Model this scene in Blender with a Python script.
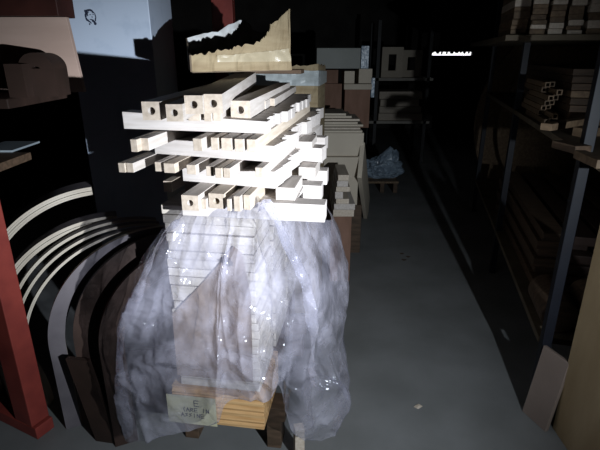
import bpy, bmesh, math, random
from mathutils import Vector, Matrix, noise
for o in list(bpy.data.objects): bpy.data.objects.remove(o)
random.seed(7)
S = bpy.context.scene
COL = S.collection
R = math.radians
# ------------------------------------------------------------------ camera
F = 470.0; H = 1.6; PITCH = R(20)
cd = bpy.data.cameras.new('camera'); cam = bpy.data.objects.new('camera', cd); COL.objects.link(cam)
cam.location = (0, 0, H); cam.rotation_euler = (R(70), 0, 0)
cd.sensor_width = 36; cd.lens = 36 * F / 600; cd.clip_start = .02; cd.clip_end = 100
S.camera = cam
# ------------------------------------------------------------------ light
w = bpy.data.worlds.new('world'); S.world = w; w.use_nodes = True
w.node_tree.nodes['Background'].inputs[0].default_value = (.75, .85, 1, 1)
w.node_tree.nodes['Background'].inputs[1].default_value = .009
LAMP = Vector((.90, -.12, 1.36))
def spot(name, loc, aim, power, cone, blend, size, col):
    ld = bpy.data.lights.new(name, 'SPOT'); lo = bpy.data.objects.new(name, ld); COL.objects.link(lo)
    lo.location = loc; lo.rotation_euler = (Vector(aim) - Vector(loc)).to_track_quat('-Z', 'Y').to_euler()
    ld.energy = power; ld.spot_size = R(cone); ld.spot_blend = blend; ld.shadow_soft_size = size; ld.color = col
    return lo
spot('torch', LAMP, (-.12, 1.45, 1.11), 360, 42, 1.0, .012, (.87, .92, 1.0))       # hot centre of the torch
spot('torch_spill', LAMP, (-.22, 2.4, .80), 210, 90, 1.0, .012, (.84, .92, 1.0))    # the same torch's wide spill
S.view_settings.view_transform = 'Standard'; S.view_settings.look = 'None'
S.view_settings.gamma = 1; S.view_settings.use_curve_mapping = False
S.view_settings.exposure = 0

# ------------------------------------------------------------------ helpers
def ray(px, py):
    dx = (px - 300) / F; dy = (225 - py) / F
    return Vector((dx, dy * math.sin(PITCH) + math.cos(PITCH), dy * math.cos(PITCH) - math.sin(PITCH)))
def at(px, py, Y):
    d = ray(px, py); return Vector((0, 0, H)) + d * (Y / d.y)
def onz(px, py, z):
    d = ray(px, py); return Vector((0, 0, H)) + d * ((z - H) / d.z)

MATS = {}
def mat(name, c, c2=None, rough=.6, scale=8, stretch=(1, 1, 1), bump=.0, vary=.0, metal=0, detail=5, contrast=(.35, .65)):
    if name in MATS: return MATS[name]
    m = bpy.data.materials.new(name); m.use_nodes = True; nt = m.node_tree; n = nt.nodes; l = nt.links
    b = n['Principled BSDF']; b.inputs['Roughness'].default_value = rough; b.inputs['Metallic'].default_value = metal
    b.inputs['Specular IOR Level'].default_value = .3
    c2 = c2 or tuple(x * .8 for x in c)
    tc = n.new('ShaderNodeTexCoord'); mp = n.new('ShaderNodeMapping'); mp.inputs['Scale'].default_value = stretch
    l.new(tc.outputs['Object'], mp.inputs[0])
    oi = n.new('ShaderNodeObjectInfo'); mul = n.new('ShaderNodeVectorMath'); mul.operation = 'ADD'
    l.new(mp.outputs[0], mul.inputs[0]); l.new(oi.outputs['Random'], mul.inputs[1])
    nz = n.new('ShaderNodeTexNoise'); nz.inputs['Scale'].default_value = scale; nz.inputs['Detail'].default_value = detail
    l.new(mul.outputs[0], nz.inputs[0])
    r = n.new('ShaderNodeValToRGB'); r.color_ramp.elements[0].position = contrast[0]; r.color_ramp.elements[1].position = contrast[1]
    r.color_ramp.elements[0].color = (*c2, 1); r.color_ramp.elements[1].color = (*c, 1)
    l.new(nz.outputs[0], r.inputs[0])
    out = r.outputs[0]
    if vary:
        hs = n.new('ShaderNodeHueSaturation'); mr = n.new('ShaderNodeMapRange')
        mr.inputs[3].default_value = 1 - vary; mr.inputs[4].default_value = 1 + vary
        l.new(oi.outputs['Random'], mr.inputs[0]); l.new(mr.outputs[0], hs.inputs['Value']); l.new(out, hs.inputs['Color']); out = hs.outputs[0]
    l.new(out, b.inputs['Base Color'])
    if bump:
        bp = n.new('ShaderNodeBump'); bp.inputs['Strength'].default_value = bump; bp.inputs['Distance'].default_value = .01
        l.new(nz.outputs[0], bp.inputs['Height']); l.new(bp.outputs[0], b.inputs['Normal'])
    MATS[name] = m; return m
def WOOD(n, c, c2, v=.08, **k): return mat(n, c, c2, .55, 6, (14, 1.2, 14), .05, v, **k)
pale = WOOD('pale_beech', (.53, .485, .45), (.43, .385, .345), .08)
paleX = mat('pale_beech_cross', (.54, .50, .475), (.45, .41, .38), .55, 6, (1.2, 14, 14), .05, .06)
warm = WOOD('warm_beech', (.54, .47, .39), (.44, .37, .29), .1)
endg = WOOD('end_grain', (.46, .39, .32), (.36, .30, .24), .08)
honey = mat('honey_moulding', (.62, .40, .19), (.42, .24, .10), .45, 6, (1, 14, 14), .05, .05)
board = mat('stacked_board', (.60, .55, .48), (.47, .42, .36), .6, 5, (1.2, 10, 10), .05, .12)
ply = mat('plywood_edge', (.46, .42, .35), (.36, .32, .26), .6, 5, (1, 1, 1), .05, .05)
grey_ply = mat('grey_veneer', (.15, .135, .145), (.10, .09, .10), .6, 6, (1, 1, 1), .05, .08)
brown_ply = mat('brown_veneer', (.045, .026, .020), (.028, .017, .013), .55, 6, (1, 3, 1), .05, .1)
kraft = mat('kraft_cardboard', (.31, .245, .15), (.24, .18, .105), .8, 5, (1, 1, 8), .12, .04)
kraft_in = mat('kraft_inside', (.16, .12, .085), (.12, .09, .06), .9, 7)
torn = mat('torn_paper', (.55, .57, .58), (.38, .38, .37), .9, 30, bump=.2)
tape = mat('grey_tape', (.42, .46, .47), (.34, .37, .37), .3, 12, (1, 1, 4), .2)
brownbox = mat('brown_carton', (.22, .125, .09), (.17, .095, .065), .8, 4, (4, 4, 1), .05, .12)
greybox = mat('grey_carton', (.30, .31, .29), (.26, .27, .25), .8, 4, vary=.05)
beige = mat('beige_panel', (.52, .46, .37), (.46, .40, .32), .7, 3, vary=.06)
white = mat('white_lacquer', (.37, .43, .52), (.33, .39, .48), .45, 14, vary=.0, contrast=(.3, .45))
ink = mat('ink', (.02, .03, .06), (.015, .02, .04), .8)
red = mat('red_paint', (.25, .045, .034), (.18, .032, .026), .45, 9, bump=.08)
darkred = mat('dark_red_paint', (.05, .016, .012), (.03, .01, .008), .5, 9)
blue = mat('dark_blue_paint', (.008, .010, .016), (.006, .007, .012), .5, 9)
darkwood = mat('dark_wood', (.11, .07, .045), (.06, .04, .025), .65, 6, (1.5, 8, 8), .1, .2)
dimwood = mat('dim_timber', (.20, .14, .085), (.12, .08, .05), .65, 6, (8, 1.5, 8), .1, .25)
plyface = mat('plywood_face', (.46, .35, .21), (.33, .24, .13), .6, 3, (1, 2.2, .7), .05, contrast=(.3, .7))
pink = mat('pinkish_board', (.44, .32, .265), (.39, .28, .23), .6, 4, (1, 6, 6))
dark = mat('dark_metal', (.03, .03, .032), (.02, .02, .02), .5)
concrete = mat('concrete', (.20, .205, .205), (.155, .16, .158), .55, 3.2, bump=.06, detail=9)
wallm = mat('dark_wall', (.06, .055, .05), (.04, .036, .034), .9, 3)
paper = mat('yellowed_paper', (.62, .60, .40), (.52, .50, .34), .8, 6)
bluefilm = mat('blue_film', (.30, .38, .46), (.16, .21, .27), .25, 14, bump=.9)

def mesh_obj(name, bm, m, parent=None, bevel=0, smooth=False):
    me = bpy.data.meshes.new(name); bmesh.ops.recalc_face_normals(bm, faces=bm.faces); bm.to_mesh(me); bm.free()
    for x in (m if isinstance(m, (list, tuple)) else [m]): me.materials.append(x)
    if smooth: me.shade_smooth()
    o = bpy.data.objects.new(name, me); COL.objects.link(o)
    if parent: o.parent = parent
    if bevel:
        b = o.modifiers.new('bevel', 'BEVEL'); b.width = bevel; b.segments = 2; b.limit_method = 'ANGLE'
    return o
def tag(o, label, cat, group=None, kind=None):
    if label: o['label'] = label
    if cat: o['category'] = cat
    if group: o['group'] = group
    if kind: o['kind'] = kind
    return o
def thing(name, label, cat, loc=(0, 0, 0), rz=0, group=None):
    o = bpy.data.objects.new(name, None); o.empty_display_size = .05; COL.objects.link(o)
    o.location = loc; o.rotation_euler = (0, 0, rz); return tag(o, label, cat, group)
def bx(bm, x0, x1, y0, y1, z0, z1, mi=0):
    v = [bm.verts.new(p) for p in ((x0,y0,z0),(x1,y0,z0),(x1,y1,z0),(x0,y1,z0),(x0,y0,z1),(x1,y0,z1),(x1,y1,z1),(x0,y1,z1))]
    for f in ((0,3,2,1),(4,5,6,7),(0,1,5,4),(1,2,6,5),(2,3,7,6),(3,0,4,7)):
        q = bm.faces.new([v[i] for i in f]); q.material_index = mi
    return v
def box(name, x0, x1, y0, y1, z0, z1, m, parent=None, bevel=.002):
    bm = bmesh.new(); bx(bm, x0, x1, y0, y1, z0, z1); return mesh_obj(name, bm, m, parent, bevel)
def struct(name, *a, **k):
    o = box(name, *a, bevel=0); o['kind'] = 'structure'; return o
def prism(pts, y0, y1):                      # outline in XZ extruded along Y
    bm = bmesh.new(); a = [bm.verts.new((x, y0, z)) for x, z in pts]; b = [bm.verts.new((x, y1, z)) for x, z in pts]
    n = len(pts); bm.faces.new(a); bm.faces.new(b[::-1])
    for i in range(n): bm.faces.new((a[i], a[(i+1) % n], b[(i+1) % n], b[i]))
    return bm
ORD = ['first', 'second', 'third', 'fourth', 'fifth', 'sixth', 'seventh', 'eighth', 'ninth', 'tenth', 'eleventh', 'twelfth',
       'thirteenth', 'fourteenth', 'fifteenth', 'sixteenth', 'seventeenth', 'eighteenth', 'nineteenth', 'twentieth',
       'twenty-first', 'twenty-second', 'twenty-third', 'twenty-fourth', 'twenty-fifth', 'twenty-sixth']

# ------------------------------------------------------------------ room
struct('floor', -3.2, 4.8, -1.5, 11, -.1, 0, concrete)
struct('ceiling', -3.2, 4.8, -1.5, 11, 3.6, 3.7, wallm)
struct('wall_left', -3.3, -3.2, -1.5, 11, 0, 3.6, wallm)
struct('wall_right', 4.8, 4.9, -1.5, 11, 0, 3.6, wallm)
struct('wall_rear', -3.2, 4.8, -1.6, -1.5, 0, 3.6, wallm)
# far wall with a slit of daylight at eye height
a = at(430, 55.3, 10.9); b = at(472.5, 52, 10.9)
struct('wall_far', -3.2, a.x, 10.9, 11, 0, 3.6, wallm)
struct('wall_far', b.x, 4.8, 10.9, 11, 0, 3.6, wallm)
struct('wall_far', a.x, b.x, 10.9, 11, 0, a.z, wallm)
struct('wall_far', a.x, b.x, 10.9, 11, b.z, 3.6, wallm)
em = bpy.data.materials.new('daylight'); em.use_nodes = True
bs = em.node_tree.nodes['Principled BSDF']; bs.inputs['Emission Color'].default_value = (.95, .97, 1, 1); bs.inputs['Emission Strength'].default_value = 2.2
bs.inputs['Base Color'].default_value = (.8, .8, .8, 1)
win = struct('window_1', a.x, b.x, 10.99, 11.0, a.z, b.z, em)
bm = bmesh.new()
pxs = [430]
while pxs[-1] < 472: pxs.append(pxs[-1] + random.choice((1.6, 2.4, 3.4)))
for i, p in enumerate(pxs[:-1]):
    q = at(p, 54, 10.9).x; r_ = at(min(pxs[i+1], 472.5), 54, 10.9).x
    up = random.choice((.0, .5, .75, .6)) if 438 < p < 447 else random.choice((.1, .35, .5, .15))
    if i % 2: bx(bm, q, r_, 10.92, 10.95, b.z - (b.z - a.z) * (up + .2), b.z)
o = mesh_obj('window_sash', bm, dark); o['kind'] = 'structure'

# ------------------------------------------------------------------ the stack: frame of reference
YAW = R(8.5)
O = Vector((-.094, 1.36, 0)); CV = Vector((math.cos(YAW), -math.sin(YAW), 0)); DV = Vector((math.sin(YAW), math.cos(YAW), 0))
def st(a, b, z): v = O + a * CV + b * DV; return Vector((v.x, v.y, z))

def holed_beam_bm(w, h, L, r, cx=0, depth=.035):
    bm = bmesh.new(); N = 24
    rim = []; cir = []; inn = []
    for i in range(N):
        t = 2 * math.pi * (i + .5) / N - math.pi / 4 * 0
        c, s = math.cos(t), math.sin(t); k = 1 / max(abs(c), abs(s))
        rim.append(bm.verts.new((c * k * w / 2, 0, h / 2 + s * k * h / 2)))
        cir.append(bm.verts.new((cx + c * r, 0, h / 2 + s * r))); inn.append(bm.verts.new((cx + c * r, depth, h / 2 + s * r)))
    cs = [bm.verts.new(p) for p in ((w/2, 0, h), (-w/2, 0, h), (-w/2, 0, 0), (w/2, 0, 0))]
    for i in range(N):
        j = (i + 1) % N
        corner = {2: 0, 8: 1, 14: 2, 20: 3}.get(i)
        if corner is not None: bm.faces.new((rim[i], cs[corner], rim[j]))
        bm.faces.new((cir[i], rim[i], rim[j], cir[j]))
        bm.faces.new((cir[i], cir[j], inn[j], inn[i]))
    bm.faces.new(inn)
    bk = [bm.verts.new((v.co.x, L, v.co.z)) for v in cs]
    bm.faces.new(bk)
    for k, (i0, i1) in enumerate(((3, 8), (9, 14), (15, 20), (21, 26))):
        loop = [cs[k]] + [rim[i % N] for i in range(i0, i1 + 1)] + [cs[(k + 1) % 4]]
        bm.faces.new(loop + [bk[(k + 1) % 4], bk[k]])
    return bm
def place_long(name, xl, xr, yb, z, h, L, vp, m, label, cat, group, hole=False, tilt=0, hx=0):
    p = onz((xl + xr) / 2, yb, z); dep = p.y * math.cos(PITCH) + (H - z) * math.sin(PITCH)
    wd = (xr - xl) / F * dep; yaw = math.atan((vp - 300) / (F / math.cos(PITCH)))
    wd = wd * .95
    if hole: bm = holed_beam_bm(wd, h, L, min(wd, h) * .21, hx)
    else: bm = bmesh.new(); bx(bm, -wd / 2, wd / 2, 0, L, 0, h)
    bm.normal_update(); bmesh.ops.recalc_face_normals(bm, faces=bm.faces)
    for f in bm.faces:
        if abs(f.normal.y) > .9: f.material_index = 1
    o = mesh_obj(name, bm, [m, endg], None, 0 if hole else .0012)
    o.location = p; o.rotation_euler = (tilt, 0, -yaw)
    return tag(o, label, cat, group)

# top layer: square timbers with a round hole drilled in the end
G1 = 'holed square timbers on top of the stack'
tops = [ (142.5, 162.5, 120.2, 1.441, .046, .85, 325, R(0), 'leftmost holed square timber on the very top of the pale stack'),
         (166.5, 184, 121.5, 1.441, .042, .80, 296, R(0), 'holed square timber set lowest and nearest, second from the left on top'),
         (185, 204, 114, 1.4555, .046, .95, 302, R(1.1), 'third holed square timber from the left on top, touching its right neighbour'),
         (204.5, 223.5, 113.2, 1.4555, .048, .95, 302, R(1.2), 'fourth holed square timber from the left on top, long white right side'),
         (230.5, 251, 119.3, 1.4185, .053, .95, 352, R(0), 'rightmost holed square timber on top of the stack, brightly lit side') ]
for t in tops:
    place_long('square_timber', *t[:6], t[6], pale, t[8], 'timber', G1, True, t[7])
for xl, xr, yb, lb in ((188, 201, 121, 'short pale stick end under the third holed timber'), (204, 212, 121.5, 'small pale stick end under the left half of the fourth holed timber'),
                       (213, 222, 121, 'small pale stick end under the right half of the fourth holed timber')):
    place_long('wooden_stick', xl, xr, yb, 1.4185, .036, .6, 325, pale, lb, 'stick', 'thin sticks under the holed timbers')
# flat sticks lying behind on top
for i, (xl, xr, yb, L) in enumerate(((257, 266, 110, .75), (267, 275, 107, .7))):
    place_long('wooden_stick', xl, xr, yb, 1.4185, .030, L, 352, pale, ['pale stick just right of the rightmost holed timber on top', 'pale stick at the right rim of the top layer'][i], 'stick', 'thin sticks on the right of the top layer')

# stick layers
def sticks(rows, z, h, L, vp, word, grp):
    for i, (xl, xr, yb, *e) in enumerate(rows):
        hole = bool(e and e[0] == 'h'); hh = e[0] if (e and not hole) else h
        n = len(rows); pos = 'leftmost' if i == 0 else 'rightmost' if i == n - 1 else ORD[i] + ' from the left'
        place_long('square_timber' if hole else 'wooden_stick', xl, xr, yb, z, hh, L + random.uniform(-.05, .05), vp + random.uniform(-1, 1),
                   pale if i % 3 else warm, 'pale %s, %s, %s' % ('holed timber end' if hole else 'stick', pos, word), 'timber' if hole else 'stick', grp, hole)
sticks([(131, 138.5, 152), (140, 150, 150.5), (193, 203, 151), (211, 219, 150), (221, 233, 150.5), (234.5, 244.5, 151.5), (246.5, 257, 152)],
       1.350, .034, 1.0, 385, 'second layer from the top', 'sticks in the second layer')
sticks([(118.5, 126, 172.5), (126.5, 134.5, 172.5), (155, 162.5, 171.5), (163.5, 176, 173), (186.5, 197, 174.5), (206, 214, 176), (215, 222.5, 178), (223.3, 231, 178), (255, 263.5, 177.5)],
       1.274, .028, 1.0, 400, 'third layer down', 'sticks in the third layer')
sticks([(163.5, 173, 192, .036), (181.5, 200, 210.5, 'h'), (201.5, 207, 209, .03), (208.5, 225.5, 208.5, 'h'), (227, 231.5, 211, .035), (233.8, 241, 211.5, .045), (243.5, 251, 210, .045)],
       1.177, .045, .95, 395, 'lowest layer above the plastic', 'timbers in the lowest open layer')

# cross layers
def cross(z0, z1, n, ends, word, grp, taper=None, left=-.44, skew=0):
    b = 0
    for k in range(n):
        wdt = random.uniform(.055, .085); e = ends(k)
        lf = left - .02 * random.random() if k == 0 else (left if k < 3 else min(left, -.38)) + random.uniform(.0, .05)
        bm = bmesh.new(); v = bx(bm, lf, e, 0, wdt, 0, z1 - z0)
        if k == 0 and taper:
            for i in (4, 7): v[i].co.z += taper[0]
            for i in (0, 3): v[i].co.z += taper[2]
        o = mesh_obj('cross_board', bm, paleX, None, .0012)
        o.location = st(0, b, z0); o.rotation_euler = (0, 0, -YAW - skew + (random.uniform(-.008, .008) if k else 0))
        pos = 'front' if k == 0 else 'rearmost' if k == n - 1 else ORD[k] + ' from the front'
        tag(o, 'pale cross board, %s, %s' % (pos, word), 'board', grp)
        b += (wdt + (.012 if k % 3 == 2 else .004)) / math.cos(skew)
jit = lambda k: random.uniform(-.022, .012)
cross(1.384, 1.4185, 14, lambda k: 0 if k == 0 else jit(k) + .0015 * k, 'cross layer under the holed timbers', 'cross boards of the upper layer', (.0205, 0, .005), -.43)
cross(1.302, 1.350, 14, lambda k: .02 if k == 0 else .02 + jit(k) + .002 * k, 'middle cross layer', 'cross boards of the middle layer', None, -.38, R(10))
cross(1.222, 1.274, 14, lambda k: .02 if k == 0 else .04 + jit(k) + (.085 if k in (5, 8) else 0), 'third cross layer down', 'cross boards of the third layer', None, -.27, R(9))
cross(1.122, 1.177, 13, lambda k: .17 if k == 0 else .07 + jit(k) + (.07 if k in (3, 6) else 0), 'lowest cross layer at the plastic', 'cross boards of the lowest layer', None, -.27)
# short blocks at the right end between the layers
for i, (aa, bb, z, h, lb) in enumerate(((.045, .03, 1.177, .040, 'short pale block on the bright protruding bottom cross board'), (.075, .30, 1.177, .042, 'small pale block behind, between the two lowest cross layers'),
                                        (.055, .36, 1.274, .026, 'thin pale block end sticking out right in the third layer'))):
    o = box('wooden_block', -.03, .03, 0, .16, 0, h, pale, None, .0015)
    o.location = st(aa, bb, z + .0005); o.rotation_euler = (0, 0, -YAW); tag(o, lb, 'block', 'short blocks at the right end')

# ------------------------------------------------------------------ the lower stack
A0, A1, B0 = -.398, -.075, .10
Z0 = .215
n_l = 22; hz = (1.122 - .385) / n_l
for k in range(n_l):
    z = 1.122 - (k + 1) * hz
    for j in range(3):
        dj = random.uniform(-.006, .006); inset = random.uniform(0, .012)
        o = box('stacked_board', A0 + inset, A1 + dj, 0, .26, 0, hz - (.0042 if k % 2 else .0016), board, None, .002)
        o.location = st(0, B0 + j * .30 + random.uniform(0, .006), z); o.rotation_euler = (0, 0, -YAW)
        tag(o, 'pale board under plastic, %s course down, %s row' % (ORD[k], ['front', 'middle', 'rear'][j]), 'board', 'boards stacked under the plastic sheet')
# mouldings at the bottom: profiled honey coloured lengths
prof = [(0, 0), (.07, 0), (.07, .012), (.062, .018), (.066, .030), (.055, .036), (.055, .048), (.064, .052), (0, .052)]
for k in range(3):
    for j in range(4):
        bm = bmesh.new(); L = A1 + .43 + .015
        va = [bm.verts.new((-.43, -y + .07, z)) for y, z in prof]; vb = [bm.verts.new((-.43 + L, -y + .07, z)) for y, z in prof]
        bm.faces.new(va); bm.faces.new(vb[::-1])
        for i in range(len(prof)): bm.faces.new((va[i], va[(i+1) % 9], vb[(i+1) % 9], vb[i]))
        o = mesh_obj('wood_moulding', bm, honey, None, .001)
        o.location = st(0, B0 - .012 + j * .075, Z0 + .0005 + k * .0545); o.rotation_euler = (0, 0, -YAW)
        tag(o, 'honey coloured moulding at the stack foot, %s course, %s row' % (['bottom', 'middle', 'top'][k], ORD[j]), 'moulding', 'mouldings at the foot of the stack')
for j in range(2):
    o = box('packing_block', A0, A1, 0, .2, 0, .384 - Z0, darkwood); o.location = st(0, B0 + .34 + j * .3, Z0); o.rotation_euler = (0, 0, -YAW)
    tag(o, ['dark packing block behind the mouldings under the stack', 'dark packing block at the rear under the stack'][j], 'block')
# trestles under it
for i, bb in enumerate((.16, .82)):
    t = thing('trestle', ['low dark trestle under the front of the plastic covered stack', 'low dark trestle under the rear of the plastic covered stack'][i], 'trestle', st(0, B0 + bb, 0), -YAW)
    box('beam', -.48, .0, -.05, .05, .15, Z0 - .001, darkwood, t)
    for xx in (-.42, -.05): box('leg', xx - .03, xx + .03, -.045, .045, 0, .15, darkwood, t)
o = box('timber_offcut', -.02, .02, -.02, .02, 0, .16, warm); p = onz(299, 447, 0); o.location = (p.x, p.y - .05, 0); o.rotation_euler = (0, 0, .2)
tag(o, 'short upright timber end below the plastic hem beside the trestle', 'offcut')

# thin brown sheet with slanting top, covering the lower front boards
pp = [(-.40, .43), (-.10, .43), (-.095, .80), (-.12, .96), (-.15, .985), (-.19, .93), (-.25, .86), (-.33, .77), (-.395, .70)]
o = mesh_obj('brown_sheet', prism(pp, 0, .004), mat('brown_board', (.25, .19, .15), (.17, .125, .10), .85, 6, bump=.1)); o.location = st(0, B0 - .0045, 0); o.rotation_euler = (0, 0, -YAW)
tag(o, 'thin brown slant-topped piece against the boards under the plastic', 'cardboard')

bm = bmesh.new(); rr_ = random.Random(4)
vs = [(math.cos(t) * .032 * rr_.uniform(.45, 1.1), math.sin(t) * .016 * rr_.uniform(.5, 1.2)) for t in [2 * math.pi * i / 14 for i in range(14)]]
o = mesh_obj('tape_scrap', prism(vs, 0, .001), brown_ply); o.location = st(-.17, B0 - .012, .93); o.rotation_euler = (0, R(20), -YAW)
tag(o, 'small dark brown torn scrap under the middle of the plastic', 'scrap')
# note with handwriting
nt_ = thing('paper_note', 'yellowed paper note with black handwriting at the foot of the stack', 'note', st(-.445, B0 - .026, Z0 + .004), -YAW)
box('paper', 0, .20, -.001, 0, 0, .135, paper, nt_, 0)
GL = {'E': [(0,0,0,1),(0,1,.7,1),(0,.5,.6,.5),(0,0,.7,0)], 'A': [(0,0,.35,1),(.35,1,.7,0),(.12,.4,.58,.4)], 'P': [(0,0,0,1),(0,1,.6,.95),(.6,.95,.6,.5),(.6,.5,0,.45)],
      'R': [(0,0,0,1),(0,1,.6,.9),(.6,.9,.5,.5),(.5,.5,0,.5),(.2,.5,.65,0)], 'I': [(.3,0,.35,1)], 'N': [(0,0,.05,1),(.05,1,.6,0),(.6,0,.65,1)],
      'S': [(.6,.95,.1,.8),(.1,.8,.55,.4),(.55,.4,.0,.05)], ' ': [], '(': [(.55,1.1,.3,.5),(.3,.5,.55,-.1)]}
def scribble(text, x, z, s, th):
    bm = bmesh.new()
    for ch in text:
        for (x0, z0, x1, z1) in GL[ch]:
            p0 = Vector((x + x0 * s, 0, z + z0 * s)); p1 = Vector((x + x1 * s, 0, z + z1 * s)); d = (p1 - p0).normalized(); n = Vector((-d.z, 0, d.x)) * th
            p0 -= d * th; p1 += d * th
            f = [bm.verts.new(q + Vector((0, yy, 0))) for yy in (-.0019, -.0011) for q in (p0 + n, p1 + n, p1 - n, p0 - n)]
            for fc in ((0,1,2,3),(7,6,5,4),(0,4,5,1),(1,5,6,2),(2,6,7,3),(3,7,4,0)): bm.faces.new([f[i] for i in fc])
        x += s * .95
    return mesh_obj('handwriting', bm, ink, nt_)
scribble('E', .112, .090, .026, .0014); scribble('(ARE IN', .062, .062, .017, .0013); scribble('ASSINE', .055, .035, .017, .0013)

# ------------------------------------------------------------------ plastic sheet
CP = [
 [(186,204,1.66),(156,236,1.62),(130,285,1.60),(112,335,1.60),(112,385,1.60),(124,425,1.60)],
 [(186,206,1.47),(160,240,1.42),(138,290,1.40),(123,335,1.42),(124,390,1.45),(132,438,1.5)],
 [(206,208,1.41),(187,245,1.40),(168,290,1.40),(160,340,1.41),(157,385,1.43),(168,432,1.44)],
 [(232,206,1.38),(222,245,1.38),(212,290,1.385),(208,330,1.39),(205,382,1.385),(213,424,1.40)],
 [(240,205,1.36),(233,245,1.37),(226,290,1.38),(224,330,1.385),(226,368,1.39),(229,402,1.40)],
 [(256,203,1.335),(252,245,1.36),(248,290,1.37),(250,330,1.38),(256,362,1.39),(266,397,1.40)],
 [(269,199,1.30),(278,240,1.33),(285,290,1.37),(288,330,1.38),(284,360,1.38),(279,384,1.40)],
 [(287,210,1.40),(302,245,1.42),(312,290,1.42),(312,335,1.42),(300,385,1.40),(295,432,1.43)],
 [(312,216,1.6),(327,250,1.62),(337,295,1.62),(333,340,1.55),(326,390,1.5),(321,439,1.50)],
 [(333,218,1.9),(346,250,1.92),(353,290,1.88),(348,345,1.78),(355,392,1.62),(338,424,1.56)],
 [(322,196,2.4),(335,218,2.4),(342,250,2.35),(343,295,2.25),(346,345,2.0),(345,380,1.8)]]
CP = [[at(*p) for p in c] for c in CP]
def cr(p0, p1, p2, p3, t):
    return .5 * ((2 * p1) + (p2 - p0) * t + (2 * p0 - 5 * p1 + 4 * p2 - p3) * t * t + (3 * p1 - p0 - 3 * p2 + p3) * t ** 3)
def spline(ps, t):
    n = len(ps) - 1; i = min(int(t), n - 1); f = t - i; g = lambda k: ps[max(0, min(n, k))]
    return cr(g(i - 1), g(i), g(i + 1), g(i + 2), f)
def facet(p, s):
    d = noise.voronoi(p * s)[0]; return min(1.0, (d[1] - d[0]) * 1.6)
def ridge(v): return 1 - abs(noise.noise(v)) * 2.2
CREASE = [   # long folds of the sheet: pixel polyline, height of the crest (m), half width (pixels)
 ([(270,206),(286,245),(304,294),(327,350),(340,392)], .022, 6), ([(176,225),(160,275),(143,328),(124,367)], .020, 5), ([(150,352),(193,361),(227,355),(254,375),(277,378),(299,372)], .022, 5),
 ([(304,294),(332,340),(354,392)], .018, 4), ([(312,222),(332,261),(349,311)], .018, 4), ([(262,208),(243,233),(204,305),(143,361)], .012, 5), ([(268,206),(262,260),(240,310),(227,355)], .014, 5),
 ([(290,222),(295,255),(302,311),(290,350),(277,383)], .016, 4), ([(124,378),(150,395),(171,411)], .016, 4), ([(282,372),(300,400),(312,434)], .018, 4), ([(299,372),(325,372),(345,395),(325,420)], .018, 4),
 ([(200,212),(190,250),(182,300),(166,350)], .010, 4), ([(130,330),(140,400),(150,432)], .016, 4), ([(227,355),(215,385),(205,420)], .012, 4), ([(254,375),(262,395)], .014, 3)]
def proj(p):
    z = p.z - H; dep = p.y * math.cos(PITCH) - z * math.sin(PITCH); up = p.y * math.sin(PITCH) + z * math.cos(PITCH)
    return 300 + F * p.x / dep, 225 - F * up / dep
def crease(p):
    x, y = proj(p); x += 5 * noise.noise(p * 14); y += 5 * noise.noise(p * 14 + Vector((7, 0, 0))); h = 0
    for pts, amp, hw in CREASE:
        best = 99
        for (ax, ay), (bx_, by_) in zip(pts, pts[1:]):
            dx, dy = bx_ - ax, by_ - ay; t = max(0, min(1, ((x - ax) * dx + (y - ay) * dy) / (dx * dx + dy * dy)))
            best = min(best, math.hypot(x - ax - t * dx, y - ay - t * dy))
        if best < hw * 1.7: h = max(h, amp * (1 - best / (hw * 1.7)))
    return h
def sheet(U=340, V=260):
    bm = bmesh.new(); G = []
    for i in range(U + 1):
        u = i / U * (len(CP) - 1); row = []
        col = [spline([CP[k][j] for k in range(len(CP))], u) for j in range(6)]
        for j in range(V + 1):
            row.append(spline(col, j / V * 5))
        G.append(row)
    out = []
    for i in range(U + 1):
        rr = []
        for j in range(V + 1):
            p = G[i][j]; du = G[min(i+1, U)][j] - G[max(i-1, 0)][j]; dv = G[i][min(j+1, V)] - G[i][max(j-1, 0)]
            n = du.cross(dv); n = n.normalized() if n.length else Vector((0, -1, 0))
            if n.y > 0 and abs(n.y) > abs(n.x): n = -n
            u = i / U * 10; v = j / V * 5
            fold = ridge(Vector((u * .9 + v * .22, v * .25, 3.1))) * .022 + ridge(Vector((u * 2.1 - v * .4, v * .5, 9.3))) * .006
            wv = p + noise.noise_vector(p * 7) * .05; cr1 = .010 - facet(Vector((wv.x * 1.4, wv.y, wv.z * .7)), 6) * .009 - facet(wv, 14) * .0035 - facet(wv, 36) * .0008 + ridge(p * 4) * .006
            low = min(1, v / 3.2); amp = min(1, .25 + v * .5)
            d = (fold * amp + cr1 * (.5 + .9 * low) - .012 * amp)
            d += crease(p) * .75
            q = p + n * d
            if j == V: q.z += noise.noise(p * 14) * .02
            rr.append(bm.verts.new(q))
        out.append(rr)
    for i in range(U):
        for j in range(V): bm.faces.new((out[i][j], out[i+1][j], out[i+1][j+1], out[i][j+1]))
    return bm
pm = bpy.data.materials.new('clear_plastic'); pm.use_nodes = True; nt = pm.node_tree; n = nt.nodes; l = nt.links
n.remove(n['Principled BSDF'])
def nd(t, **k):
    x = n.new(t)
    for a_, b_ in k.items(): x.inputs[a_].default_value = b_
    return x
tr = nd('ShaderNodeBsdfTransparent', Color=(.93, .94, .97, 1)); gl = nd('ShaderNodeBsdfGlossy', Color=(.9, .93, 1, 1), Roughness=.17)
df = nd('ShaderNodeBsdfDiffuse', Color=(.82, .81, .97, 1)); tl = nd('ShaderNodeBsdfTranslucent', Color=(.82, .81, .97, 1))
md = nd('ShaderNodeMixShader', Fac=.45); l.new(df.outputs[0], md.inputs[1]); l.new(tl.outputs[0], md.inputs[2])
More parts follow.
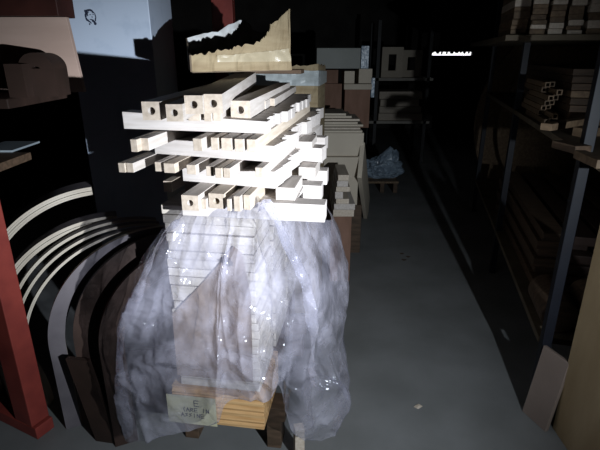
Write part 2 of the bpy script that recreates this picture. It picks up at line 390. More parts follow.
m1 = nd('ShaderNodeMixShader', Fac=.30); l.new(tr.outputs[0], m1.inputs[1]); l.new(md.outputs[0], m1.inputs[2])
tcn = n.new('ShaderNodeTexCoord'); nz = nd('ShaderNodeTexNoise', Scale=7.0, Detail=6.0); l.new(tcn.outputs['Object'], nz.inputs[0])
mr = n.new('ShaderNodeMapRange'); mr.inputs[1].default_value = .35; mr.inputs[2].default_value = .7; mr.inputs[3].default_value = .12; mr.inputs[4].default_value = .46
l.new(nz.outputs[0], mr.inputs[0]); l.new(mr.outputs[0], m1.inputs[0])
# crinkles: sharp creases between small flat facets, felt by the gloss
wn = nd('ShaderNodeTexNoise', Scale=9.0, Detail=3.0); l.new(tcn.outputs['Object'], wn.inputs[0])
wm = n.new('ShaderNodeVectorMath'); wm.operation = 'MULTIPLY_ADD'; wm.inputs[1].default_value = (.16, .16, .16)
mpz = n.new('ShaderNodeMapping'); mpz.inputs['Scale'].default_value = (1, 1, .5); mpz.inputs['Rotation'].default_value = (0, R(18), 0)
l.new(tcn.outputs['Object'], mpz.inputs[0]); l.new(wn.outputs[1], wm.inputs[0]); l.new(mpz.outputs[0], wm.inputs[2])
def vor(sc):
    v = nd('ShaderNodeTexVoronoi', Scale=sc); v.feature = 'F1'; l.new(wm.outputs[0], v.inputs['Vector']); return v
v1, v2 = vor(9.0), vor(22.0)
ad = n.new('ShaderNodeMath'); ad.operation = 'MULTIPLY_ADD'; ad.inputs[1].default_value = .35; l.new(v2.outputs['Distance'], ad.inputs[0]); l.new(v1.outputs['Distance'], ad.inputs[2])
bp = nd('ShaderNodeBump', Strength=.8, Distance=.028); l.new(ad.outputs[0], bp.inputs['Height']); l.new(bp.outputs[0], gl.inputs['Normal'])
fr = nd('ShaderNodeFresnel', IOR=1.45); lim = n.new('ShaderNodeMath'); lim.operation = 'MINIMUM'; lim.inputs[1].default_value = .30; lad = n.new('ShaderNodeMath'); lad.inputs[1].default_value = .05; l.new(fr.outputs[0], lad.inputs[0]); l.new(lad.outputs[0], lim.inputs[0]); l.new(bp.outputs[0], fr.inputs['Normal'])
m2 = n.new('ShaderNodeMixShader'); l.new(lim.outputs[0], m2.inputs[0]); l.new(m1.outputs[0], m2.inputs[1]); l.new(gl.outputs[0], m2.inputs[2])
l.new(m2.outputs[0], n['Material Output'].inputs[0])
tag(mesh_obj('plastic_sheet', sheet(), pm, None, 0, True), 'crumpled clear plastic sheet draped over the lower half of the timber stack', 'plastic sheet')

# ------------------------------------------------------------------ torn carton on top, tall carton behind
def jag(pts, n, amp, seed):
    out = []; rnd = random.Random(seed)
    for i in range(len(pts) - 1):
        for k in range(n):
            t = k / n; x = pts[i][0] * (1-t) + pts[i+1][0] * t; z = pts[i][1] * (1-t) + pts[i+1][1] * t
            out.append((x, z + (rnd.uniform(-amp, amp) if 0 < i + k else 0)))
    out.append(pts[-1]); return out
def wallpanel(name, P0, P1, prof, m, parent, zb, th=.006, crumple=0, rows=8):     # prof: (t along wall, height z) list
    bm = bmesh.new(); d = (P1 - P0); d.z = 0; nv = Vector((-d.y, d.x, 0)).normalized(); n_ = len(prof)
    base = Vector((P0.x, P0.y, 0)); lay = []
    for q in (0, th):
        g = []
        for t, z in prof:
            col = []
            for r_ in range(rows + 1):
                zz_ = zb + (z - zb) * r_ / rows; p = base + d * t + Vector((0, 0, zz_))
                off = crumple * (1.2 * ridge(Vector((p.x * 7 + p.y * 5, zz_ * 5, 2))) + .5 * ridge(Vector((p.x * 19, p.y * 19, zz_ * 17))) - .8)
                col.append(bm.verts.new(p + nv * (q + off)))
            g.append(col)
        lay.append(g)
    A, B = lay
    for i in range(n_ - 1):
        for r_ in range(rows):
            bm.faces.new((A[i][r_], A[i+1][r_], A[i+1][r_+1], A[i][r_+1])); bm.faces.new((B[i][r_], B[i][r_+1], B[i+1][r_+1], B[i+1][r_]))
        bm.faces.new((A[i][-1], A[i+1][-1], B[i+1][-1], B[i][-1])); bm.faces.new((A[i][0], B[i][0], B[i+1][0], A[i+1][0]))
    for e in (0, -1):
        for r_ in range(rows): bm.faces.new((A[e][r_], A[e][r_+1], B[e][r_+1], B[e][r_]))
    return mesh_obj(name, bm, m, parent)
c = thing('torn_carton', 'open torn brown carton with ragged rim on top of the timber stack', 'carton')
ZB = 1.540
FL = at(192, 67, 1.75); FR = at(291, 64, 1.98); BL = at(189, 60, 2.10); BR = at(282, 60, 2.30)
FL.z = FR.z = BL.z = BR.z = 0
def hz_at(px, py, P0, P1, t): # height seen at pixel row py at point on the wall
    q = P0.lerp(P1, t); return at(px, py, q.y).z
front = [(0, hz_at(0, 55, FL, FR, 0)), (.12, hz_at(0, 53, FL, FR, .12)), (.35, hz_at(0, 50, FL, FR, .35)), (.45, hz_at(0, 46, FL, FR, .45)), (.68, hz_at(0, 42, FL, FR, .68)),
         (.74, hz_at(0, 36, FL, FR, .74)), (.80, hz_at(0, 24, FL, FR, .80)), (1, hz_at(0, 9, FL, FR, 1))]
wallpanel('front_wall', FL, FR, jag(front, 7, .007, 3), kraft, c, ZB, .006, .016)
wallpanel('right_wall', FR, BR, jag([(0, hz_at(0, 9, FL, FR, 1)), (.4, 1.72), (1, 1.70)], 6, .008, 4), kraft, c, ZB, .006, .010)
back = [(0, hz_at(0, 38, BL, BR, 0)), (.25, hz_at(0, 33, BL, BR, .25)), (.6, hz_at(0, 19, BL, BR, .6)), (.7, hz_at(0, 30, BL, BR, .7)), (1, 1.66)]
wallpanel('rear_wall', BL, BR, jag(back, 6, .006, 5), torn, c, ZB, .006, .010)
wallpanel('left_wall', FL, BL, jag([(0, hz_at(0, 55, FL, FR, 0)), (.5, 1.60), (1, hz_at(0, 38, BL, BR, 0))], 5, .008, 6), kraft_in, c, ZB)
bm = bmesh.new(); vs = [bm.verts.new((p.x, p.y, z)) for z in (ZB - .003, ZB) for p in (FL, FR, BR, BL)]
for f in ((0,1,2,3),(4,5,6,7),(0,1,5,4),(1,2,6,5),(2,3,7,6),(3,0,4,7)): bm.faces.new([vs[i] for i in f])
mesh_obj('bottom', bm, kraft_in, c)
wallpanel('tape', FL.lerp(FR, .25) - Vector((0, .0035, 0)), FR - Vector((0, .0035, 0)), jag([(0, 1.595), (.3, 1.60), (.7, 1.61), (1, 1.62)], 8, .002, 6), mat('packing_tape', (.42, .36, .25), (.36, .30, .20), .3, 9), c, 1.572, .0012, .016)
# boards under the carton so that it stands on the top layer
o = box('spacer_board', -.36, -.02, 0, .10, 0, .018, darkwood); o.location = st(0, .80, ZB - .0225); o.rotation_euler = (0, 0, -YAW)
tag(o, 'thin dark spacer board under the torn carton on top', 'board')

c = thing('tall_carton', 'tall tan cardboard carton with grey taped ragged top behind the stack', 'carton', st(-.085, 1.34, 0), -YAW)
wallpanel('front_wall', Vector((-.42, 0, 0)), Vector((.08, 0, 0)), jag([(0, 1.52), (.6, 1.535), (1, 1.55)], 10, .006, 8), kraft, c, 0, .006, .010, 40)
wallpanel('right_wall', Vector((.08, 0, 0)), Vector((.08, .4, 0)), jag([(0, 1.55), (1, 1.53)], 8, .008, 9), kraft, c, 0)
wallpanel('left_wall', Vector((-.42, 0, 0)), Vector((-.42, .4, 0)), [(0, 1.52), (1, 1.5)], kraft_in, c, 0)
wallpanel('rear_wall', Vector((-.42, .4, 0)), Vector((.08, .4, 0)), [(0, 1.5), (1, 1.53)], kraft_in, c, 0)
wallpanel('tape', Vector((-.42, -.004, 0)), Vector((.084, -.004, 0)), jag([(0, 1.50), (1, 1.515)], 20, .003, 2), tape, c, 1.435, .0015, .010)
wallpanel('tape', Vector((.089, -.002, 0)), Vector((.089, .40, 0)), [(0, 1.515), (1, 1.50)], tape, c, 1.435, .0015)
# ------------------------------------------------------------------ white tall carton with a stamp, left behind
WY = 2.26
x0 = at(72, 54, WY).x; x1 = at(152, 54, WY).x
c = thing('white_cabinet', 'tall white smooth cabinet with small ink stamp behind the stack on the left', 'cabinet', (x0, WY, 0), R(4))
WW = x1 - x0
box('body', 0, WW, 0, .55, .04, 2.5, white, c, .004)
box('plinth', .02, WW - .02, .02, .53, 0, .04, dark, c)
sp = at(90, 17, WY); cx, cz = sp.x - x0, sp.z
bm = bmesh.new()
def blob(x, z, rx, rz_, a0=0, n_=10):
    vs = [bm.verts.new((cx + x + rx * math.cos(t + 0) * math.cos(a0) - rz_ * math.sin(t) * math.sin(a0), -.0006, cz + z + rx * math.cos(t) * math.sin(a0) + rz_ * math.sin(t) * math.cos(a0))) for t in [2 * math.pi * i / n_ for i in range(n_)]]
    bm.faces.new(vs)
u_ = .0066
for (x, z, a_, b_, g) in ((-4,5,1.6,2.6,.5),(-2,6.6,2.6,1.2,.2),(1,6.8,2.2,1.1,-.3),(3,5,1.6,1.0,-.7),(-5,1.5,1.1,2.4,0),(-3.2,2.5,.8,1.8,.3),(-4.6,-2,1.0,2.2,.3),(-2.8,-3.6,.9,1.8,.5),
                     (5.2,1.5,.6,3.2,.15),(4.8,-2.4,.7,2.0,-.1),(0,2.4,1.2,.4,.2),(3,2.8,1.1,.4,-.2),(1.6,.2,.4,1.2,0),(1,-2.6,2.6,.6,-.2),(2.6,-4.2,2.4,1.2,-.6),(4,-6.4,1.5,1.6,-.4),(-1,-5,.7,2.0,.7),(-2.6,4.2,1.8,.6,.6),(-2,-7,.8,1.0,0)):
    blob(x * u_ * .62, z * u_ * .62, a_ * u_ * .62, b_ * u_ * .62, g)
mesh_obj('stamp', bm, ink, c)

# ------------------------------------------------------------------ left racking: red posts, board, bits
def red_post(x, y, w_, d_, rz, zt, label, foot=True):
    c = thing('rack_post', label, 'post', (x, y, 0), rz)
    box('column', 0, w_, 0, d_, .06, zt, red, c, .004)
    if foot: box('foot', -.45, w_ + .02, 0, d_, 0, .06, red, c, .004)
    return c
p = onz(51, 425, 0)
red_post(p.x - .135, p.y - .03, .115, .085, R(-26), 3.0, 'red painted steel rack post standing at the left edge')
q = at(212, 20, 3.3); q2 = at(233, 20, 3.3)
red_post(q.x, 3.3, q2.x - q.x, .12, 0, 3.0, 'far red steel rack post above the torn carton', False)
# horizontal arms in the dark
Yp = 1.66
pa = at(0, 17, Yp); pb = at(72, 17, Yp); pc = at(84, 92, Yp)
o = mesh_obj('wooden_sheet', prism([(pa.x - .06, pc.z), (pc.x, pc.z), (at(66, 17, Yp).x, pa.z), (pa.x - .06, pa.z)], 0, .02), pink, None, .001); o.location = (0, Yp, 0)
tag(o, 'pinkish plain wooden panel on edge left of the white cabinet', 'panel')
o = box('rack_beam', pa.x - .06, at(50, 92, Yp).x, Yp - .25, Yp + .12, pc.z - .03, pc.z - .001, brown_ply, None, .003); tag(o, 'dark red rack beam carrying the pinkish panel', 'beam')
o = box('rack_beam', pa.x - .06, at(60, 5, Yp).x, Yp - .02, Yp + .10, pa.z + .002, pa.z + .16, darkred, None, .003); tag(o, 'dark red rack beam above the pinkish panel', 'beam')
def bent(name, cx, cz, rx, rz_, y, dp, th, a0, a1, m, label, cat, group=None, layers=3, rot=0, leg=0, parent=None):
    """laminated bent board: an arc in XZ with thickness th, extruded along Y; laminations show as grooves on the edge"""
    bm = bmesh.new(); N = 56
    for L_ in range(layers):
        o0 = th * L_ / layers; o1 = th * (L_ + .86) / layers; ins = .004 if L_ % 2 else 0
        rings = []
        path = []
        if leg: path.append((cx - rx, max(.0, cz - leg), 1, 0))
        for i in range(N + 1):
            t = a0 + (a1 - a0) * i / N; path.append((cx + rx * math.cos(t), cz + rz_ * math.sin(t), -math.cos(t), -math.sin(t)))
        for (x, z, nx, nz_) in path:
            rings.append([bm.verts.new((x + nx * a_, y + yy, z + nz_ * a_)) for a_, yy in ((o0, ins), (o1, ins), (o1, dp - ins), (o0, dp - ins))])
        for i in range(len(rings) - 1):
            for k in range(4):
                f = bm.faces.new((rings[i][k], rings[i][(k+1) % 4], rings[i+1][(k+1) % 4], rings[i+1][k]))
                f.material_index = 1 if k in (0, 2) else 0
        for rg in (rings[0], rings[-1]): bm.faces.new(rg).material_index = 1
    o = mesh_obj(name, bm, m, parent)
    return tag(o, label, cat, group)
# nested laminated bends: pale laminated edge towards the aisle, broad veneer surface behind it
G = 'curved laminated pieces on the left'
TH = R(24)
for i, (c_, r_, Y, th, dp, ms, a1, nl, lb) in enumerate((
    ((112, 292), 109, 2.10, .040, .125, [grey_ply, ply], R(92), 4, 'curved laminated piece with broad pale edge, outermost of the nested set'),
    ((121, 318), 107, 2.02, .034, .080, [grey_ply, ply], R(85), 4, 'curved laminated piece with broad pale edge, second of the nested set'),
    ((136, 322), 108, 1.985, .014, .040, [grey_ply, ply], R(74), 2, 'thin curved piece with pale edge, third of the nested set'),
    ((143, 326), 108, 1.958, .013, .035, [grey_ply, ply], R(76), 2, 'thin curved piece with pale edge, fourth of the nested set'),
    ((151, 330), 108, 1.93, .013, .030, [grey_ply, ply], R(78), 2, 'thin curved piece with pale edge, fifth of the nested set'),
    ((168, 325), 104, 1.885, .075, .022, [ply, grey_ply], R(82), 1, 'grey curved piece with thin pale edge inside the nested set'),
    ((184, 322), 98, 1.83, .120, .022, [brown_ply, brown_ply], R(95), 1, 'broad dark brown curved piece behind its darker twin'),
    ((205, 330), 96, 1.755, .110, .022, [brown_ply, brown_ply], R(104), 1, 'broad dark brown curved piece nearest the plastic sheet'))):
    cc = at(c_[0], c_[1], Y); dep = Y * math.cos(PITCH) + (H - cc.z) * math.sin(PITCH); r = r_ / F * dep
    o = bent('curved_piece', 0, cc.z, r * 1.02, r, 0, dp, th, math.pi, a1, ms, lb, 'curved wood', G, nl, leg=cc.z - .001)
    o.location = (cc.x, Y, 0); o.rotation_euler = (0, 0, TH)
for i, (xa, xb, ya, yb_, Y) in enumerate(((88, 117, 380, 441, 1.55),)):
    p0 = onz(96, 441, 0); p1 = onz(117, 444, 0)
    o = mesh_obj('leaning_board', prism([(0, 0), (.10, 0), (.03, .42), (-.07, .42)], 0, .02), [brown_ply]); o.location = (p0.x, p0.y, 0); o.rotation_euler = (0, 0, R(-10))
    tag(o, 'narrow board leaning at the left foot of the plastic sheet', 'board')
# laminated curved lengths behind the red post foot
for i in range(4):
    bent('laminated_strip', -2.0 + .055 * i, .0, .62, .62, 1.90 - .02 * i, .05, .02, 0, R(62), [ply, ply], 'cream curved laminated strip behind the red post foot, %s' % ['leftmost', 'second', 'third', 'rightmost'][i], 'strip', 'curved strips behind the post', 2)
# things on the shelf at far left
o = bent('bent_offcut', at(46, 60, 1.55).x, at(46, 68, 1.55).z - .0, .052, .045, 1.48, .09, .045, 0, math.pi, [brown_ply, brown_ply], 'dark brown round-topped block before the pinkish panel', 'block', None, 1)
px_, pz_ = at(46, 60, 1.55).x, pc.z
o.location.z += 0
bm = bmesh.new(); bx(bm, px_ - .052, px_ + .052, 1.48, 1.57, pz_, at(46, 68, 1.55).z); m2_ = mesh_obj('block_base', bm, brown_ply, o)
a = at(3, 64, 1.44); b = at(26, 90, 1.44)
c = thing('open_box', 'small dark open box on the rack beam at far left', 'box')
for nm, v in (('side', (a.x, b.x, 1.44, 1.45, pz_, a.z)), ('side', (a.x, b.x, 1.56, 1.57, pz_, a.z)), ('side', (a.x, a.x + .01, 1.45, 1.56, pz_, a.z)), ('side', (b.x - .01, b.x, 1.45, 1.56, pz_, a.z)), ('bottom', (a.x + .01, b.x - .01, 1.45, 1.56, pz_, pz_ + .008))):
    box(nm, *v, brown_ply, c, 0)
for i in range(3):
    bent('curved_rod', -1.52 + .015 * i, 1.17, .16 + .035 * i, .22 + .035 * i, 1.75 + .05 * i, .025, .010, R(5), R(100), [ply, ply], 'light curved rod in the dark left rack, %s' % ['innermost', 'middle', 'outermost'][i], 'rod', 'curved rods in the left rack', 1)
o = box('shelf_board', -1.9, -1.27, 1.72, 2.2, 1.13, 1.165, darkwood, None, .002); tag(o, 'dark lower shelf board of the left rack', 'shelf')
g0, g1 = onz(2, 150, 1.167), onz(30, 146, 1.167)
o = box('glass_plate', g0.x - .1, g1.x, g0.y - .05, g0.y + .2, 1.1655, 1.175, mat('grey_sheet', (.30, .35, .38), (.22, .26, .29), .4, 5), None, .001); tag(o, 'grey flat sheet lying on the lower left rack shelf', 'sheet')
# ------------------------------------------------------------------ middle distance, behind the stack on the right
def bpx(name, xl, xr, yt, yb, Y, dep, m, label, cat, group=None, rz=0):
    p0 = at(xl, yb, Y); p1 = at(xr, yb, Y); z1 = at(xr, yt, Y).z
    o = box(name, 0, p1.x - p0.x, 0, dep, 0, z1 - p0.z, m, None, .004); o.location = (p0.x, Y, p0.z); o.rotation_euler = (0, 0, rz)
    return tag(o, label, cat, group), p0.z, z1, p0.x, p1.x
YM = 4.6
def mid(name, xl, xr, zb, zt, Y, dep, m, label, cat, group=None, bev=.004):
    x0_, x1_ = at(xl, 120, Y).x, at(xr, 120, Y).x
    o = box(name, x0_, x1_, Y, Y + dep, zb, zt, m, None, bev); return tag(o, label, cat, group)
zz = lambda py, Y: at(300, py, Y).z
# cabinet columns
zA, zB_, zC, zD, zE = zz(157, YM), zz(128, YM), zz(84, YM), zz(70, YM), zz(48, YM)
mid('storage_crate', 318, 364, 0, zA - .0, YM + .05, .6, darkwood, 'dark crate at the bottom of the pile behind the stack', 'crate')
for k in range(4):
    h0 = zA + (zB_ - zA) * k / 4; mid('brown_board', 316 + k, 362 - k * 2, h0 + .001, h0 + (zB_ - zA) / 4 - .004, YM, .6, [beige, brownbox][k % 2], 'flat board in the pile under the brown cartons, %s from the bottom' % ORD[k], 'board', 'flat boards under the brown cartons')
mid('brown_carton', 318, 341, zB_ + .002, zC, YM + .05, .4, brownbox, 'brown carton left of its pair in the pile behind the stack', 'carton', 'brown cartons')
def lidded(xl, xr, zb, zt, Y, label):
    c = thing('brown_carton', label, 'carton', (at(xl, 120, Y).x, Y, zb), 0, 'brown cartons'); wd = at(xr, 120, Y).x - at(xl, 120, Y).x
    box('body', 0, wd, 0, .4, 0, zt - zb - .05, brownbox, c, .003); box('lid', -.01, wd + .01, -.01, .41, zt - zb - .05, zt - zb, beige, c, .003)
lidded(344, 369, zB_ + .002, zC, YM, 'tall reddish brown carton with pale lid in the rear pile')
mid('brown_carton', 322, 337, zC + .002, zD, YM + .05, .4, brownbox, 'small brown carton directly under the long grey carton', 'carton', 'brown cartons')
mid('paper_tube', 343, 353, zC + .002, zD - .01, YM + .03, .3, beige, 'small beige box between the lid and the long grey carton', 'box')
mid('brown_carton', 357, 370, zC + .002, zD + .01, YM + .06, .3, beige, 'small pale carton at the right of the rear pile', 'carton', 'brown cartons')
mid('grey_carton', 316, 358, zD + .012, zE, YM, .45, greybox, 'long grey carton on top of the rear pile', 'carton')
mid('plastic_wrapping', 358.5, 366, zD + .012, zE + .02, YM + .02, .35, bluefilm, 'bluish wrapped bundle right of the grey carton', 'bundle')
mid('plastic_wrapping', 369.5, 373, zz(98, YM), zz(78, YM), YM + .05, .3, bluefilm, 'bluish film hanging beside the reddish brown carton', 'film')
# beige panels nearer
YN = 3.7
def pan(xl, xr, yt, yb, Y, th, m, label, cat='panel', name='beige_box', group=None):
    p0, p1 = at(xl, yb, Y), at(xr, yb, Y); z1 = at(xr, yt, Y).z
    return tag(box(name, p0.x, p1.x, Y, Y + th, max(p0.z, 0.001), z1, m, None, .003), label, cat, group)
p = at(300, 157, 3.75).z
pan(314, 363, 133, 156, 3.75, .5, beige, 'wide beige board box upper one right of the stack', 'box', 'beige_box')
pan(306, 357, 157.2, 205, 3.70, .5, beige, 'beige box under the wide beige one', 'box', 'beige_box')
zt0 = at(363, 133, 3.75).z; zt1 = at(300, 113, 3.75).z; hh_ = (zt1 - zt0) / 7
for k in range(7):
    xr_ = [363, 361, 364, 358, 360, 352, 346][k]; q0, q1 = at(318 - k, 120, 3.75), at(xr_, 120, 3.75)
    o = box('cut_board', q0.x, q1.x, 3.76 + .01 * (k % 3), 4.1, zt0 + .001 + k * hh_, zt0 + (k + 1) * hh_ - .004, [beige, warm][k % 3 == 1], None, .002)
    tag(o, 'thin beige board lying on the wide beige box, %s from the bottom' % ORD[k], 'board', 'thin boards on the wide beige box')
z0_ = at(300, 205, 3.70).z
mid('wooden_pallet', 308, 366, 0, z0_ - .001, 3.7, .6, darkwood, 'dark pallet under the beige boxes', 'pallet')
# near pile of cut boards with light ends
pile = [(333, 354, 210, 216), (334, 355, 204, 209.6), (336, 349, 199, 203.7), (335, 343, 192, 198.7), (336, 350, 187, 191.7), (337, 348, 181, 186.7), (338, 349, 175, 180.7)]
YP = 3.15
prev = 0
for i, (xl, xr, yt, yb) in enumerate(pile):
    zt_ = at(0, yt, YP).z; zb_ = at(0, yb, YP).z if i else zt_ - .05
    x0_, x1_ = at(xl, yb, YP).x, at(xr, yb, YP).x
    o = box('cut_board', x0_, x1_, YP, YP + .45 - .02 * i, prev + .001 if i else zb_, zt_, [warm, pale][i % 2], None, .003); o.rotation_euler = (0, 0, 0)
    if i == 0: zbase = zb_
    prev = zt_
    tag(o, 'light cut board in the low pile right of the stack, %s from the bottom' % ORD[i], 'board', 'low pile of cut boards')
o = box('packing_crate', at(331, 216, YP).x, at(352, 216, YP).x, YP + .01, YP + .42, 0, zbase - .001, brownbox, None, .003); tag(o, 'reddish brown carton under the low pile of cut boards', 'carton')
def lean(name, a_, b_, th, wd, m, label, cat, group=None):   # a stick from point a to point b
    d = (b_ - a_); L = d.length; bm = bmesh.new(); bx(bm, -wd/2, wd/2, -th/2, th/2, 0, L)
    o = mesh_obj(name, bm, m, None, .001); o.location = a_; o.rotation_euler = d.to_track_quat('Z', 'Y').to_euler(); return tag(o, label, cat, group)
c0 = onz(367, 211, .0); c0.z = .01
lean('leaning_board', c0, at(361, 160, 3.68), .30, .035, beige, 'beige board on edge leaning against the beige boxes', 'board')
ztop = prev
for i, (xa, ya, xb, yb_, m_) in enumerate(((318, 178, 332, 174, darkwood), (325, 180, 346, 176, pale), (334, 184, 343, 172, darkwood))):
    pass
# small pallet with a plastic bag
pz = onz(380, 193, 0)
c = thing('small_pallet', 'small wooden pallet on the floor under the plastic bag', 'pallet', (pz.x, pz.y, 0))
for k, yy in enumerate((0, .2, .4)): box('deck_board', -.22, .22, yy, yy + .14, .12, .145, dimwood, c)
for xx in (-.2, .0, .16): box('runner', xx, xx + .05, .01, .53, 0, .12, darkwood, c)
bm = bmesh.new(); bmesh.ops.create_icosphere(bm, subdivisions=5, radius=1)
for v in bm.verts:
    q = v.co.copy(); k = 1 + .35 * noise.noise(q * 2.2) + .22 * ridge(q * 4.5) * .6
    v.co = Vector((q.x * .20 * k * (1.1 - .45 * q.z), q.y * .15 * k, max((q.z + .8) * .13 * k, 0.0)))
    if q.z > .75 and q.x > -.1: v.co.z += .10 * (q.z - .75) * 4; v.co.x += .10
o = mesh_obj('plastic_bag', bm, bluefilm, None, 0, False); o.location = (pz.x + .05, pz.y + .24, .146)
tag(o, 'crumpled bluish plastic bag lying on the small pallet', 'bag')
# ------------------------------------------------------------------ far shelf rack
YR = 7.2
c = thing('shelf_rack', 'dark metal shelf rack in the far dark', 'rack', (at(375, 90, YR).x, YR, 0)); wd = at(429, 90, YR).x - at(375, 90, YR).x
for xx in (0, wd - .05):
    for yy in (0, .7): box('upright', xx, xx + .05, yy, yy + .05, 0, 2.05, dark, c)
zs = (zz(121, YR), zz(78, YR))
for z in zs: box('shelf', -.1, wd + .05, 0, .75, z - .04, z, mat('rack_shelf', (.35, .33, .29), (.28, .26, .23), .6), c)
def frame(xl, xr, yt, yb, Y, label):
    c = thing('open_cabinet', label, 'cabinet', (at(xl, yb, Y).x, Y, zs[1]), 0, 'open cabinets on the far rack')
    wd = at(xr, yb, Y).x - at(xl, yb, Y).x; h = at(0, yt, Y).z - zs[1]; t = .10
    box('rail', 0, wd, 0, .06, .001, t, beige, c); box('rail', 0, wd, 0, .06, h - t, h, beige, c)
    box('stile', 0, t, 0, .06, t, h - t, beige, c); box('stile', wd - t, wd, 0, .06, t, h - t, beige, c)
frame(381, 402, 47, 76, YR + .1, 'left square open wooden cabinet standing on the far rack')
frame(400, 421, 50, 76, YR + .25, 'right square open wooden cabinet standing on the far rack')
for i, (xl, xr, yt, yb) in enumerate(((379, 424, 114, 121), (380, 422, 107, 113.6), (381, 420, 100, 106.6), (380, 423, 92, 99.6))):
    o = box('timber_bundle', at(xl, yb, YR).x, at(xr, yb, YR).x, YR + .07, YR + .6, zz(yb, YR) + .001, zz(yt, YR), warm); tag(o, 'timber bundle on the far rack lower shelf, %s from the bottom' % ORD[i], 'timber', 'bundles on the far rack')
for i, (xl, xr, yt, yb) in enumerate(((384, 432, 12, 26), (376, 430, 0, 10))):
    pass

# ------------------------------------------------------------------ right rack
RY = R(14); RO = Vector((1.07, 1.81, 0)); RD = Vector((math.sin(RY), math.cos(RY), 0)); RC = Vector((math.cos(RY), -math.sin(RY), 0))
def rt(a_, b_, z): v = RO + a_ * RC + b_ * RD; return Vector((v.x, v.y, z))
c = thing('steel_rack', 'dark blue steel rack along the right side of the aisle', 'rack', rt(.03, 0, 0), -RY)
for bb in (.03, 1.55, 3.1):
    for aa in (0, .93): box('upright', aa, aa + .04, bb, bb + .05, 0, 2.6, blue, c)
for z in (.35, 1.24): box('shelf', 0, .9, .1 if z < 1 else -.35, 3.2, z - .03, z, mat('rack_shelf_board', (.15, .12, .08), (.10, .08, .055), .7), c)
box('shelf', -.2, 1.6, 1.0, 3.2, 1.67, 1.70, MATS['rack_shelf_board'], c)
# upper shelf: piles of short offcuts facing the aisle
G = 'offcuts on the upper right shelf'
i = 0
for colm in range(12):
    x = -.17 + colm * .095; z = 1.701; w_ = random.uniform(.07, .088); rowi = 0
    while z < 2.0:
        h = random.choice((.022, .03, .04)); 
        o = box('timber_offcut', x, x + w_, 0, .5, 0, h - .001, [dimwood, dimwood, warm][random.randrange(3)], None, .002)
        o.location = rt(.03, 1.02 + random.uniform(0, .05), z); o.rotation_euler = (0, 0, -RY)
        tag(o, 'short offcut, upper right shelf, %s pile from the aisle, %s up' % (ORD[colm], ORD[rowi]), 'offcut', G)
        z += h; rowi += 1
# middle shelf: long dark boards plus square tube ends
G = 'long dark boards on the middle right shelf'
for r_i in range(8):
    for k in range(4):
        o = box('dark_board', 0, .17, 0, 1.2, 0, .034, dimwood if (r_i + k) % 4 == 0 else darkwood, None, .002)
        o.location = rt(.16 + k * .185, .75 + .012 * r_i, 1.241 + r_i * .036); o.rotation_euler = (0, 0, -RY)
        tag(o, 'long dark board on the middle right shelf, %s layer, %s from the aisle' % (ORD[r_i], ORD[k]), 'board', G)
def tube_end(a_, b_, z, s, L, label):
    bm = bmesh.new(); t = s * .2
    bx(bm, 0, s, 0, L, 0, t); bx(bm, 0, s, 0, L, s - t, s); bx(bm, 0, t, 0, L, t, s - t); bx(bm, s - t, s, 0, L, t, s - t)
    o = mesh_obj('square_tube', bm, dimwood); o.location = rt(a_, b_, z); o.rotation_euler = (0, 0, -RY); tag(o, label, 'tube', 'square tubes on the right shelf')
for i in range(7):
    for j in range(2):
        tube_end(.055 + .036 * j, .80 + .06 * ((i * 3 + j) % 4), 1.241 + i * .031, .028, .5, 'pale hollow square tube end by the aisle, %s row up, %s' % (ORD[i], ['left', 'right'][j]))
for i, (xa, ya, xb, yb_, wd, th) in enumerate(((547, 120, 602, 112, .05, .03), (578, 130, 612, 128, .06, .04), (580, 150, 604, 160, .04, .03), (560, 140, 584, 146, .07, .03))):
    z = 1.241 if i != 0 else 1.30
    a_ = onz(xa, ya, z + .03); b_ = onz(xb, yb_, z + .03)
    d = b_ - a_; bm = bmesh.new(); bx(bm, 0, d.length, -wd / 2, wd / 2, 0, th); o = mesh_obj('loose_board', bm, [dimwood, dimwood, dimwood, darkwood][i], None, .002)
    o.location = (a_.x, a_.y, z if i else 1.285); o.rotation_euler = (0, 0, math.atan2(d.y, d.x))
    tag(o, ['long thin light stick lying crosswise on the middle right shelf', 'short light block at the right picture edge on the shelf', 'light block lying at the front lip of the right shelf', 'dark flat board between the tube ends and the light block'][i], 'board', 'loose pieces on the right shelf')
# lower shelf pile and rolls
G = 'timbers on the low right shelf'
for r_i in range(6):
    for k in range(4):
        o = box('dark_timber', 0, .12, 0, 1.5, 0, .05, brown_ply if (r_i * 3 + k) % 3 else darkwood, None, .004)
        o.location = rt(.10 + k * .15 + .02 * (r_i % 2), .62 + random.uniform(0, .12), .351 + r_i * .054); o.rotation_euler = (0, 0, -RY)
        tag(o, 'dark timber on the low right shelf, %s layer, %s from the aisle' % (ORD[r_i], ORD[k]), 'timber', G)
for i in range(3):
    bm = bmesh.new(); bmesh.ops.create_cone(bm, cap_ends=True, segments=32, radius1=.085, radius2=.085, depth=.3, matrix=Matrix.Rotation(R(90), 4, 'X'))
    o = mesh_obj('wooden_roll', bm, darkwood, None, .006); o.location = rt(.12 + i * .19, .30, .437); o.rotation_euler = (0, 0, -RY)
    tag(o, 'dark round wooden roll on the low right shelf, %s from the aisle' % ORD[i], 'roll', 'round rolls')
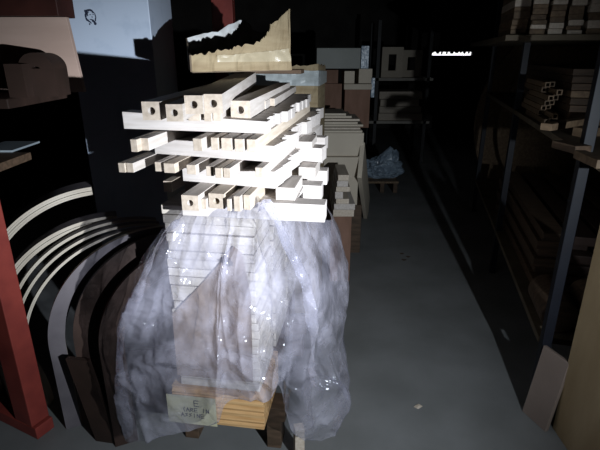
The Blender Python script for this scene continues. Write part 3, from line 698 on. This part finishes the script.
# big curved panels standing at the end of the rack
for i, (pxc, Y, r_, m_) in enumerate(((590, 5.25, 1.35, dimwood), (596, 5.0, 1.08, dimwood))):
    cxx = at(pxc, 100, Y).x; pts = [(cxx + r_ * math.cos(t) * .9, .9 + (r_) * math.sin(t) * .85) for t in [R(90) + R(180) * k / 40 for k in range(41)]]
    pts = [(x, max(z, .0)) for x, z in pts]; pts += [(cxx + .5, 0), (cxx + .5, .9 + r_ * .85)]
    cl = []
    for q in pts:
        if not cl or (abs(q[0] - cl[-1][0]) + abs(q[1] - cl[-1][1])) > 1e-4: cl.append(q)
    o = mesh_obj('round_sheet', prism(cl, Y, Y + .03), m_, None, .002)
    tag(o, ['larger round edged brown panel standing at the aisle end', 'smaller round edged brown panel in front of the larger one'][i], 'panel', 'round edged panels')
p0, p1 = at(489, 100, 5.6), at(520, 100, 5.6)
o = box('tall_sheet', p0.x, p1.x + .3, 5.6, 5.63, 0, 2.3, dimwood); tag(o, 'tall narrow greyish panel standing behind the round edged panels', 'panel')
# plywood sheet and small leaning board, right front
c = box('plywood_sheet', 0, .024, -1.2, .015, 0, 1.0, plyface, None, .001); c.location = (1.150, 1.68, 0); c.rotation_euler = (0, 0, 0)
tag(c, 'large plywood sheet standing on edge at the right foreground', 'plywood sheet')
b0 = onz(522, 411, 0); b1 = onz(545, 432, 0)
d = (b1 - b0); W_ = d.length
bm = bmesh.new(); bx(bm, 0, W_, 0, .018, 0, .36)
o = mesh_obj('short_board', bm, mat('grey_brown_board', (.24, .19, .16), (.20, .155, .13), .6, 5), None, .002)
o.matrix_world = Matrix.Translation(b0) @ Matrix.Rotation(math.atan2(d.y, d.x), 4, 'Z') @ Matrix.Rotation(R(-8), 4, 'X')
tag(o, 'short greyish brown board leaning against the plywood sheet', 'board')
# debris on the floor
for i, (px, py) in enumerate(((402, 254), (408, 257), (418, 407), (404, 260))):
    q = onz(px, py, 0); bm = bmesh.new(); bmesh.ops.create_icosphere(bm, subdivisions=1, radius=.012)
    for v in bm.verts: v.co = Vector((v.co.x * random.uniform(.8, 2.4), v.co.y * random.uniform(.8, 1.8), max(v.co.z * .35 + .003, 0)))
    o = mesh_obj('wood_chip', bm, warm if i == 2 else darkwood); o.location = q
    tag(o, ['dark wood chip on the aisle floor, left of three', 'dark wood chip on the aisle floor, middle right of three', 'reddish wood chip lying alone near the bottom of the aisle', 'dark wood chip on the aisle floor, nearest of three'][i], 'chip', 'chips on the floor')
